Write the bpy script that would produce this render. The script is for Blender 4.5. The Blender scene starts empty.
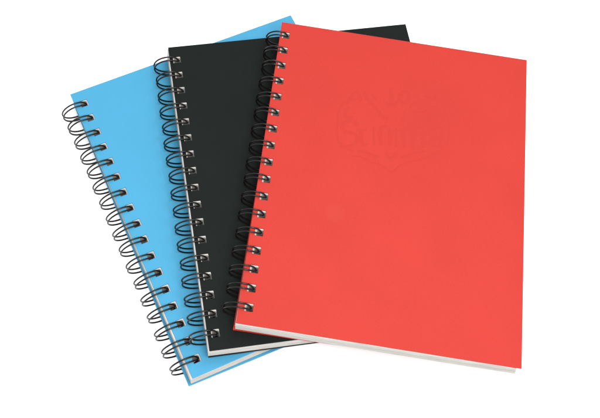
import bpy, bmesh, math, random
from mathutils import Matrix, Vector

# ------------------------------------------------------------------ camera
S = 0.01                                   # one notebook unit (2/3 mm) in scene units
scene = bpy.context.scene
cam_data = bpy.data.cameras.new('camera')
cam = bpy.data.objects.new('camera', cam_data)
scene.collection.objects.link(cam)
CR = ((0.9985953892644791, 0.03354903747557682, -0.041008665232921446),
      (-0.04848642974387007, 0.890692691299802, -0.4520128270257476),
      (0.021361523129595193, 0.45336628872202006, 0.8910682878320862))
cam.matrix_world = Matrix.Translation(Vector((6.0598, -158.3613, 658.4307)) * S) @ Matrix(CR).to_4x4()
cam_data.sensor_width = 36.0
cam_data.lens = 1017.1947 / 600 * 36
cam_data.shift_x = (300 - 234.4337) / 600
cam_data.shift_y = (142.2472 - 209) / 600
cam_data.clip_start = 0.1
cam_data.clip_end = 500
scene.camera = cam

# ------------------------------------------------------------------ studio light
world = bpy.data.worlds.new('World')
scene.world = world
world.use_nodes = True
wb = world.node_tree.nodes['Background']
wb.inputs[0].default_value = (1.0, 0.99, 0.98, 1)
wb.inputs[1].default_value = 1.1

def area_light(name, loc, target, size, power, color):
    ld = bpy.data.lights.new(name, 'AREA')
    ld.shape = 'SQUARE'
    ld.size = size
    ld.energy = power
    ld.color = color
    o = bpy.data.objects.new(name, ld)
    scene.collection.objects.link(o)
    o.location = loc
    o.rotation_euler = (Vector(target) - Vector(loc)).to_track_quat('-Z', 'Y').to_euler()
    return o
area_light('softbox', (1.15, -2.3, 9.3), (1.0, 1.2, 0.0), 4.2, 1150, (1.0, 0.99, 0.97))
area_light('fill_softbox', (3.5, 3.0, 9.0), (1.0, 1.0, 0.0), 4.0, 350, (1.0, 0.99, 0.97))

scene.view_settings.view_transform = 'Standard'
scene.view_settings.look = 'None'
scene.view_settings.exposure = 0
scene.view_settings.gamma = 1

# ------------------------------------------------------------------ materials
def new_mat(name, color, rough=0.5, spec=0.5, metal=0.0):
    m = bpy.data.materials.new(name)
    m.use_nodes = True
    b = m.node_tree.nodes['Principled BSDF']
    b.inputs['Base Color'].default_value = (*color, 1)
    b.inputs['Roughness'].default_value = rough
    b.inputs['Specular IOR Level'].default_value = spec
    b.inputs['Metallic'].default_value = metal
    return m, b

def cover_mat(name, color, rough, spec, var=0.05, bump=0.25, smudge=None):
    """board wrapped in fine matt book cloth: tiny fibre grain, faint cloudy wear"""
    m, b = new_mat(name, color, rough, spec)
    nt = m.node_tree
    N, L = nt.nodes.new, nt.links.new
    tc = N('ShaderNodeTexCoord')
    n1 = N('ShaderNodeTexNoise'); n1.inputs['Scale'].default_value = 2.2; n1.inputs['Detail'].default_value = 5
    n2 = N('ShaderNodeTexNoise'); n2.inputs['Scale'].default_value = 60; n2.inputs['Detail'].default_value = 4
    st = N('ShaderNodeMapping'); st.inputs['Scale'].default_value = (1, 3.2, 1)
    L(tc.outputs['Object'], n1.inputs['Vector'])
    L(tc.outputs['Object'], st.inputs['Vector']); L(st.outputs[0], n2.inputs['Vector'])
    mix = N('ShaderNodeMath'); mix.operation = 'MULTIPLY_ADD'
    L(n1.outputs['Fac'], mix.inputs[0]); mix.inputs[1].default_value = 0.95
    m2 = N('ShaderNodeMath'); m2.operation = 'MULTIPLY'; L(n2.outputs['Fac'], m2.inputs[0]); m2.inputs[1].default_value = 1.05
    L(m2.outputs[0], mix.inputs[2])
    mr = N('ShaderNodeMapRange')
    mr.inputs['From Min'].default_value = 0.6; mr.inputs['From Max'].default_value = 1.4
    mr.inputs['To Min'].default_value = 1 - var; mr.inputs['To Max'].default_value = 1 + var
    L(mix.outputs[0], mr.inputs['Value'])
    fac = mr.outputs[0]
    vm = N('ShaderNodeVectorMath'); vm.operation = 'SCALE'
    vm.inputs[0].default_value = color
    L(fac, vm.inputs['Scale'])
    out = vm.outputs[0]
    if smudge:                                    # faint round rub mark on the cloth
        (sx, sy, sr) = smudge
        d = N('ShaderNodeVectorMath'); d.operation = 'DISTANCE'
        sep = N('ShaderNodeSeparateXYZ'); L(tc.outputs['Object'], sep.inputs[0])
        com = N('ShaderNodeCombineXYZ'); L(sep.outputs[0], com.inputs[0]); L(sep.outputs[1], com.inputs[1])
        L(com.outputs[0], d.inputs[0]); d.inputs[1].default_value = (sx * S, sy * S, 0)
        r = N('ShaderNodeMapRange'); r.interpolation_type = 'SMOOTHSTEP'
        r.inputs['From Min'].default_value = sr * 0.6 * S; r.inputs['From Max'].default_value = sr * S
        r.inputs['To Min'].default_value = 0.2; r.inputs['To Max'].default_value = 0
        L(d.outputs['Value'], r.inputs['Value'])
        mc = N('ShaderNodeMix'); mc.data_type = 'RGBA'
        L(r.outputs[0], mc.inputs['Factor']); L(out, mc.inputs['A'])
        mc.inputs['B'].default_value = (color[0] * 1.02, color[1] * 1.7, color[2] * 1.6, 1)
        out = mc.outputs['Result']
    L(out, b.inputs['Base Color'])
    bp = N('ShaderNodeBump'); bp.inputs['Strength'].default_value = bump; bp.inputs['Distance'].default_value = 0.003
    n3 = N('ShaderNodeTexNoise'); n3.inputs['Scale'].default_value = 130; n3.inputs['Detail'].default_value = 3
    L(st.outputs[0], n3.inputs['Vector'])
    L(n3.outputs['Fac'], bp.inputs['Height']); L(bp.outputs[0], b.inputs['Normal'])
    return m

M_blue = cover_mat('blue_book_cloth', (0.037, 0.222, 0.372), 0.6, 0.25, 0.05, 0.6)
M_black = cover_mat('black_book_cloth', (0.0042, 0.0062, 0.0056), 0.62, 0.09, 0.22, 0.6)
M_red = cover_mat('red_book_cloth', (0.335, 0.0236, 0.0168), 0.6, 0.15, 0.07, 0.6, smudge=(53.2, 83.4, 7.5))
M_stamp, _ = new_mat('blind_stamped_cloth', (0.314, 0.0214, 0.0150), 0.58, 0.15)
M_wire, _ = new_mat('black_enamel_wire', (0.005, 0.0045, 0.004), 0.27, 0.26, 0.0)

M_paper, pb = new_mat('paper', (0.60, 0.585, 0.56), 0.85, 0.2)
nt = M_paper.node_tree
tc = nt.nodes.new('ShaderNodeTexCoord')
mp = nt.nodes.new('ShaderNodeMapping'); mp.inputs['Scale'].default_value = (6, 6, 330)
nz = nt.nodes.new('ShaderNodeTexNoise'); nz.inputs['Scale'].default_value = 1; nz.inputs['Detail'].default_value = 2
cr = nt.nodes.new('ShaderNodeValToRGB')
cr.color_ramp.elements[0].position = 0.3; cr.color_ramp.elements[0].color = (0.31, 0.298, 0.282, 1)
cr.color_ramp.elements[1].position = 0.7; cr.color_ramp.elements[1].color = (0.47, 0.46, 0.445, 1)
nt.links.new(tc.outputs['Object'], mp.inputs['Vector']); nt.links.new(mp.outputs[0], nz.inputs['Vector'])
nt.links.new(nz.outputs['Fac'], cr.inputs['Fac']); nt.links.new(cr.outputs[0], pb.inputs['Base Color'])

M_table, tb = new_mat('white_sweep_paper', (0.93, 0.93, 0.93), 0.9, 0.1)
nt = M_table.node_tree
nz = nt.nodes.new('ShaderNodeTexNoise'); nz.inputs['Scale'].default_value = 40
bp = nt.nodes.new('ShaderNodeBump'); bp.inputs['Strength'].default_value = 0.08
nt.links.new(nz.outputs['Fac'], bp.inputs['Height']); nt.links.new(bp.outputs[0], tb.inputs['Normal'])

# ------------------------------------------------------------------ helpers
def obj(name, bm, mat, parent=None, smooth=False, recalc=True):
    if recalc:
        bmesh.ops.recalc_face_normals(bm, faces=bm.faces)
    me = bpy.data.meshes.new(name)
    bm.to_mesh(me); bm.free()
    me.materials.append(mat)
    if smooth:
        for p in me.polygons: p.use_smooth = True
    o = bpy.data.objects.new(name, me)
    scene.collection.objects.link(o)
    if parent is not None: o.parent = parent
    return o

PITCH, NH = 12.7, 17
Wd, Ht, TH = 177.1, 225.2, 15.3
HOLE_Y = [214.3 - PITCH * i for i in range(NH)][::-1]      # ascending
HH = 2.65                                                   # half the square hole

def slab(bm, bl, br, tr, tl, z0, z1, dfun, HH=HH, hy=0.0, chamfer=0.0):
    jx = jy = 0.0
    """board or sheet with the row of square binding holes punched clean through"""
    rows = []
    def lerp(a, b, t): return (a[0] + (b[0] - a[0]) * t, a[1] + (b[1] - a[1]) * t)
    def edge(a, b, x):
        t = (x - a[0]) / (b[0] - a[0]); return a[1] + (b[1] - a[1]) * t
    ys = [None]
    for y in HOLE_Y: ys += [y + hy - HH, y + hy + HH]
    ys.append(None)
    for k, y in enumerate(ys):
        if k == 0:
            d = dfun(0)
            xs = [bl[0], d - HH, d + HH, br[0]]
            rows.append([(x, edge(bl, br, x)) for x in xs])
        elif k == len(ys) - 1:
            d = dfun(Ht)
            xs = [tl[0], d - HH, d + HH, tr[0]]
            rows.append([(x, edge(tl, tr, x)) for x in xs])
        else:
            d = dfun(y)
            tl_ = (y - bl[1]) / (tl[1] - bl[1]); tr_ = (y - br[1]) / (tr[1] - br[1])
            rows.append([(lerp(bl, tl, tl_)[0], y), (d - HH, y), (d + HH, y), (lerp(br, tr, tr_)[0], y)])
    V = []
    for r in rows:
        V.append([(bm.verts.new(((x + jx) * S, (y + jy) * S, z0 * S)), bm.verts.new(((x + jx) * S, (y + jy) * S, z1 * S))) for x, y in r])
    n = len(V)
    def q(a, b, c, d): bm.faces.new((a, b, c, d))
    for j in range(n - 1):
        for i in range(3):
            hole = (i == 1 and j % 2 == 1)
            a, b, c, d = V[j][i], V[j][i + 1], V[j + 1][i + 1], V[j + 1][i]
            if hole:
                for p, r in ((a, b), (b, c), (c, d), (d, a)):
                    q(p[0], r[0], r[1], p[1])
            else:
                q(a[1], b[1], c[1], d[1]); q(d[0], c[0], b[0], a[0])
        for i in (0, 3):
            a, b = V[j][i], V[j + 1][i]
            q(a[0], b[0], b[1], a[1])
    if chamfer:                                   # rounded corners of the punched hole
        for y in HOLE_Y:
            for sx in (-1, 1):
                for sy in (-1, 1):
                    d = dfun(y + hy + sy * HH)
                    cx, cy = d + sx * HH, y + hy + sy * HH
                    tri = [(cx, cy), (cx - sx * chamfer, cy), (cx, cy - sy * chamfer)]
                    lo = [bm.verts.new((x * S, yy * S, z0 * S)) for x, yy in tri]
                    hi = [bm.verts.new((x * S, yy * S, z1 * S)) for x, yy in tri]
                    bm.faces.new(hi); bm.faces.new(lo[::-1])
                    for k in range(3):
                        bm.faces.new((lo[k], lo[(k + 1) % 3], hi[(k + 1) % 3], hi[k]))
    for j in (0, n - 1):
        for i in range(3):
            a, b = V[j][i], V[j][i + 1]
            q(a[0], b[0], b[1], a[1])

def tube(bm, pts, r, sides=8, cap=True):
    rings = []
    n = len(pts)
    prev = None
    for i, p in enumerate(pts):
        t = (pts[min(i + 1, n - 1)] - pts[max(i - 1, 0)]).normalized()
        if prev is None:
            up = Vector((0, 0, 1)) if abs(t.z) < 0.9 else Vector((1, 0, 0))
            u = t.cross(up).normalized()
        else:
            u = (prev - t * prev.dot(t)).normalized()
        prev = u
        w = t.cross(u)
        rings.append([bm.verts.new((p + (u * math.cos(a) + w * math.sin(a)) * r) * S)
                      for a in [2 * math.pi * k / sides for k in range(sides)]])
    for a, b in zip(rings, rings[1:]):
        for k in range(sides):
            bm.faces.new((a[k], a[(k + 1) % sides], b[(k + 1) % sides], b[k]))
    if cap:
        bm.faces.new(rings[0][::-1]); bm.faces.new(rings[-1])

def smooth_path(ctrl, sub=5):
    """Catmull-Rom through the control points"""
    out = []
    n = len(ctrl)
    for i in range(n - 1):
        p0, p1, p2, p3 = ctrl[max(i - 1, 0)], ctrl[i], ctrl[i + 1], ctrl[min(i + 2, n - 1)]
        for k in range(sub):
            t = k / sub
            out.append(0.5 * ((2 * p1) + (p2 - p0) * t + (2 * p0 - 5 * p1 + 4 * p2 - p3) * t * t + (3 * p1 - p0 - 3 * p2 + p3) * t ** 3))
    out.append(ctrl[-1])
    return out

FRONT_T, BACK_T = 1.0, 1.9
PAGE_HH = 2.42                            # the sheets are punched a little smaller
WIRE_R, SEP = 0.56, 1.45

def wire_binding(dfun, reach0, rng):
    """one continuous twin-loop wire: hairpin tips in the front holes, bridges at the back holes"""
    bm = bmesh.new()
    path = []
    zc = -TH / 2
    for y0 in HOLE_Y:
        d = dfun(y0)
        dz = TH / 2 - 1.3
        tipx = d + 1.5
        # circle through the tip and the leftmost reach
        k = tipx
        reach = reach0 + rng.uniform(-0.35, 0.35)
        xc = (k * k + dz * dz - reach * reach) / (2 * (k + reach))
        R = xc + reach
        a0 = math.atan2(dz, tipx - xc)
        a1 = 2 * math.pi - a0
        tilt = rng.uniform(-0.3, 0.3); lean = rng.uniform(-0.5, 0.5)
        def P(a, side):
            # hairpin narrows into its tip
            f = min(1.0, (a - a0) / 0.55)
            sp = SEP * math.sqrt(max(0.0, 1 - (1 - f) ** 2)) if f < 1 else SEP
            yy = y0 + side * sp + lean * math.sin((a - a0)) + tilt
            zz = R * math.sin(a)
            zz = zz * (9.35 / R if abs(zz) > 0 and R > 9.35 else 1)
            return Vector((xc + R * math.cos(a), yy, zc + zz))
        N = 26
        up = [P(a0 + (a1 - a0) * i / N, -1) for i in range(N + 1)]     # tip -> back
        dn = [P(a0 + (a1 - a0) * i / N, +1) for i in range(N + 1)]
        inner = Vector((0, 0, 1.1))
        back = up[-1] + inner
        loop = [back] + up[::-1][:-1] + [P(a0, 0) + Vector((0.15, 0, -0.25))] + dn[1:] + [dn[-1] + inner]
        path.append(loop)
    full = []
    for i, lp in enumerate(path):
        full += lp
        if i < len(path) - 1:
            a, b = lp[-1], path[i + 1][0]
            full += [a.lerp(b, t) for t in (0.25, 0.5, 0.75)]
    pts = smooth_path(full, 2)
    tube(bm, pts, WIRE_R, 8)
    return bm

def strip_groups(n):
    return n

def make_book(label, R, t, mats, d0, ds, front, back, pages, reach, bands, seed, hole_shift=(0.0, 0.0), fan=0.0):
    rng = random.Random(seed)
    root = bpy.data.objects.new('notebook', None)
    scene.collection.objects.link(root)
    root.empty_display_size = 0.2
    R3 = Matrix(R)
    base = Vector(t) + R3 @ Vector((0, 0, -TH))
    root.matrix_world = Matrix.Translation(base * S) @ R3.to_4x4()
    root['label'] = label; root['category'] = 'notebook'
    root['group'] = 'spiral bound notebooks fanned out in a stack'
    dfun = lambda y: d0 + ds * y
    def part(name, bm, mat, parent=root, **k):
        o = obj(name, bm, mat, parent, **k)
        return o
    # local origin of the meshes = cover plane, lifted above the base
    def lift(o): o.location = (0, 0, TH * S); return o
    bm = bmesh.new(); slab(bm, *front, -FRONT_T, 0, dfun)
    fc = lift(part('front_cover', bm, mats))
    bv = fc.modifiers.new('soft_edge', 'BEVEL'); bv.width = 0.28 * S; bv.segments = 3; bv.limit_method = 'ANGLE'
    bm = bmesh.new(); slab(bm, *back, -TH, -TH + BACK_T, dfun)
    bc = lift(part('back_cover', bm, mats))
    bv = bc.modifiers.new('soft_edge', 'BEVEL'); bv.width = 0.28 * S; bv.segments = 3; bv.limit_method = 'ANGLE'
    # sheets
    bm = bmesh.new()
    z_hi, z_lo = -FRONT_T - 0.08, -TH + BACK_T + 0.08
    nS = 46
    step = (z_hi - z_lo) / nS
    l, b_, r, t_, l2 = pages
    for i in range(nS):
        f = i / (nS - 1)                              # 0 = top sheet
        off = 0.0; dz = 0.0
        for (f0, f1, o) in bands:
            if f0 <= f <= f1: off = o
        z1 = z_hi - i * step
        jl = rng.uniform(-0.10, 0.10); jb = rng.uniform(-0.16, 0.16); jr = rng.uniform(-0.2, 0.2) + fan * (f - 0.55)
        hj = rng.uniform(-0.08, 0.08)
        slab(bm, (l - off * 0.45 + jl, b_ - off + jb), (r + jr, b_ - off * 0.8 + jb), (r + jr, t_), (l2 + jl, t_), z1 - step * 0.82, z1,
             lambda y: dfun(y) + hj + hole_shift[0], PAGE_HH, hole_shift[1], 0.8)
    lift(part('page_block', bm, M_paper))
    wb_ = lift(part('wire_binding', wire_binding(dfun, reach, rng), M_wire, smooth=True))
    return root, fc

# ------------------------------------------------------------------ the surface
bm = bmesh.new()
bmesh.ops.create_grid(bm, x_segments=1, y_segments=1, size=45)
tab = obj('table_surface', bm, M_table)
tab['kind'] = 'structure'

def quad(l0, b0, r0, b1, r1, t1, l1, t0):
    """bottom-left, bottom-right, top-right, top-left"""
    return ((l0, b0), (r0, b1), (r1, t1), (l1, t0))

# ------------------------------------------------------------------ three notebooks
blue_R = ((0.9322554138236578, -0.3616154319649619, 0.01158113816835513), (0.3615875322764258, 0.9323273456060343, 0.004491896865551449), (-0.012421751032977714, 0.0, 0.9999228470743502))
black_R = ((0.995074529100898, -0.09627059969756645, 0.023635844992237413), (0.09612858950306812, 0.9953437767970544, 0.007075328368799251), (-0.02420693732748484, -0.004768398604000201, 0.9996955969493797))
red_R = ((0.9802043184729736, 0.1946206074084883, 0.0363636249414778), (-0.1948971517564938, 0.9808147460752893, 0.004187376084420357), (-0.034851029886354946, -0.011191651049654708, 0.9993298517820047))

make_book('sky blue wire bound notebook at the bottom of the pile, lying on the white surface',
          blue_R, (0.0, 0.0, 17.4975), M_blue, 8.4, -0.006,
          quad(1.2, 0.1, 177.1, 0.1, 177.2, 225.6, 0.3, 225.1),
          quad(-1.7, -0.2, 176.5, -3.4, 176.5, 224.6, 1.1, 224.6),
          (0.05, 0.35, 175.2, 224.2, 1.5), 9.6,
          [(0.0, 0.36, 0.3), (0.36, 0.5, -2.2), (0.5, 0.8, 0.35), (0.8, 1.0, -0.4)], 3, (-0.35, -0.35))
make_book('black wire bound notebook in the middle, between the blue and red ones',
          black_R, (12.0868, 12.8018, 34.8393), M_black, 5.25, 0.0,
          quad(0.1, 0.1, 177.1, 0.1, 177.0, 225.3, 0.2, 225.3),
          quad(-0.25, 0.1, 176.6, 0.6, 176.4, 224.6, 0.2, 224.6),
          (-0.6, 0.1, 175.4, 224.4, -0.45), 10.9,
          [(0.0, 0.3, 0.2), (0.3, 0.42, -0.3), (0.42, 0.75, -0.1), (0.75, 1.0, -0.45)], 5, (0.3, -0.65))
_, red_front = make_book('bright red wire bound notebook on top of the pile, with a faint stamped emblem',
          red_R, (28.6327, 25.2573, 51.8992), M_red, 6.9, -0.0113,
          quad(0.3, -0.1, 177.1, 0.1, 177.1, 225.2, 0.4, 224.9),
          quad(-0.8, -0.3, 174.0, 2.6, 174.0, 224.4, 1.8, 224.4),
          (0.45, 0.2, 175.6, 224.2, 1.6), 8.6,
          [(0.0, 0.36, 0.7), (0.36, 0.5, -0.25), (0.5, 1.0, 0.0)], 8, (0.8, -0.65), 3.0)

# ------------------------------------------------------------------ blind stamped emblem on the red cover
EMB=[[[56.02,172.23],[49.17,163.74],[48.07,154.0],[48.48,143.09],[50.67,134.96],[55.8,131.27],[60.62,130.6]],[[120.02,175.0],[123.18,167.57],[124.42,156.73],[123.6,145.68]],[[53.12,166.06],[56.55,173.94],[59.84,176.17],[62.56,169.38]],[[55.55,169.72],[61.65,171.64]],[[63.91,177.72],[67.22,171.84],[73.24,166.51],[77.86,160.97],[82.2,158.58]],[[69.56,177.13],[73.47,172.18]],[[82.31,184.35],[83.21,177.18],[83.41,169.96]],[[79.1,171.59],[83.41,169.96],[87.98,174.01]],[[88.33,178.93],[91.56,182.77],[95.13,181.8],[94.82,176.06],[90.8,173.71],[88.44,177.33]],[[96.53,171.54],[101.14,175.6],[104.79,173.04],[110.03,178.83]],[[98.85,167.95],[104.45,167.37],[111.09,172.57],[115.79,175.84]],[[105.63,182.08],[111.32,180.68],[114.61,184.54]],[[109.85,169.94],[110.27,162.85]],[[93.25,168.54],[93.12,160.55]],[[62.22,150.25],[57.79,153.38],[53.12,151.75],[51.47,147.53],[54.55,144.18],[60.08,143.61],[62.52,139.4],[59.59,134.25],[54.31,132.54],[50.67,134.96]],[[55.39,164.07],[52.36,159.53],[53.42,155.76],[58.25,155.84]],[[64.46,148.3],[65.01,142.17],[66.83,137.08],[70.25,136.92]],[[61.89,146.28],[68.58,148.26]],[[73.12,151.43],[74.28,137.64]],[[78.99,138.48],[77.38,149.84],[81.27,152.89],[84.28,149.52],[85.1,138.8]],[[88.12,153.34],[89.14,139.52]],[[86.31,149.88],[91.0,151.51]],[[94.58,139.73],[93.1,151.1],[96.96,154.93],[99.94,151.55],[100.65,140.81]],[[99.94,151.55],[103.77,156.16],[106.74,152.77],[107.4,142.01]],[[110.91,151.95],[114.05,157.22],[118.87,157.3],[119.53,144.95]],[[119.2,151.1],[113.77,150.13],[111.28,145.8],[114.84,143.34],[119.45,146.48]],[[60.3,126.73],[67.1,126.42],[74.09,123.87],[80.93,122.82],[87.26,119.42],[92.92,124.94],[100.06,129.23],[108.63,133.04],[116.49,138.25]],[[63.96,131.19],[70.84,130.13],[78.45,128.43]],[[93.83,131.17],[100.38,134.62],[108.31,138.33]],[[82.83,133.02],[86.58,128.36],[89.53,134.22]]]
bm = bmesh.new()
def ribbon(bm, pts, w, z):
    P = [Vector((x, y, 0)) for x, y in pts]
    P = smooth_path(P, 5) if len(P) > 2 else P
    n = len(P); A = []
    for i in range(n):
        t = (P[min(i + 1, n - 1)] - P[max(i - 1, 0)]).normalized()
        s = Vector((-t.y, t.x, 0))
        ww = w * (0.55 if i in (0, n - 1) else 1.0)
        row = []
        for off, zz in ((-1, 0.0), (-0.55, z), (0.55, z), (1, 0.0)):
            p = P[i] + s * ww * off
            row.append(bm.verts.new((p.x * S, p.y * S, (zz + 0.02) * S)))
        A.append(row)
    for a, b in zip(A, A[1:]):
        for k in range(3):
            bm.faces.new((a[k], a[k + 1], b[k + 1], b[k]))
for i, st in enumerate(EMB):
    ribbon(bm, st, 1.35 if i not in (0, 1, 24, 25, 26) else 0.75, 0.022 + 0.0011 * i)
em = obj('stamped_emblem', bm, M_stamp, red_front, recalc=True)
em['label'] = 'faint emblem stamped into the red cover'
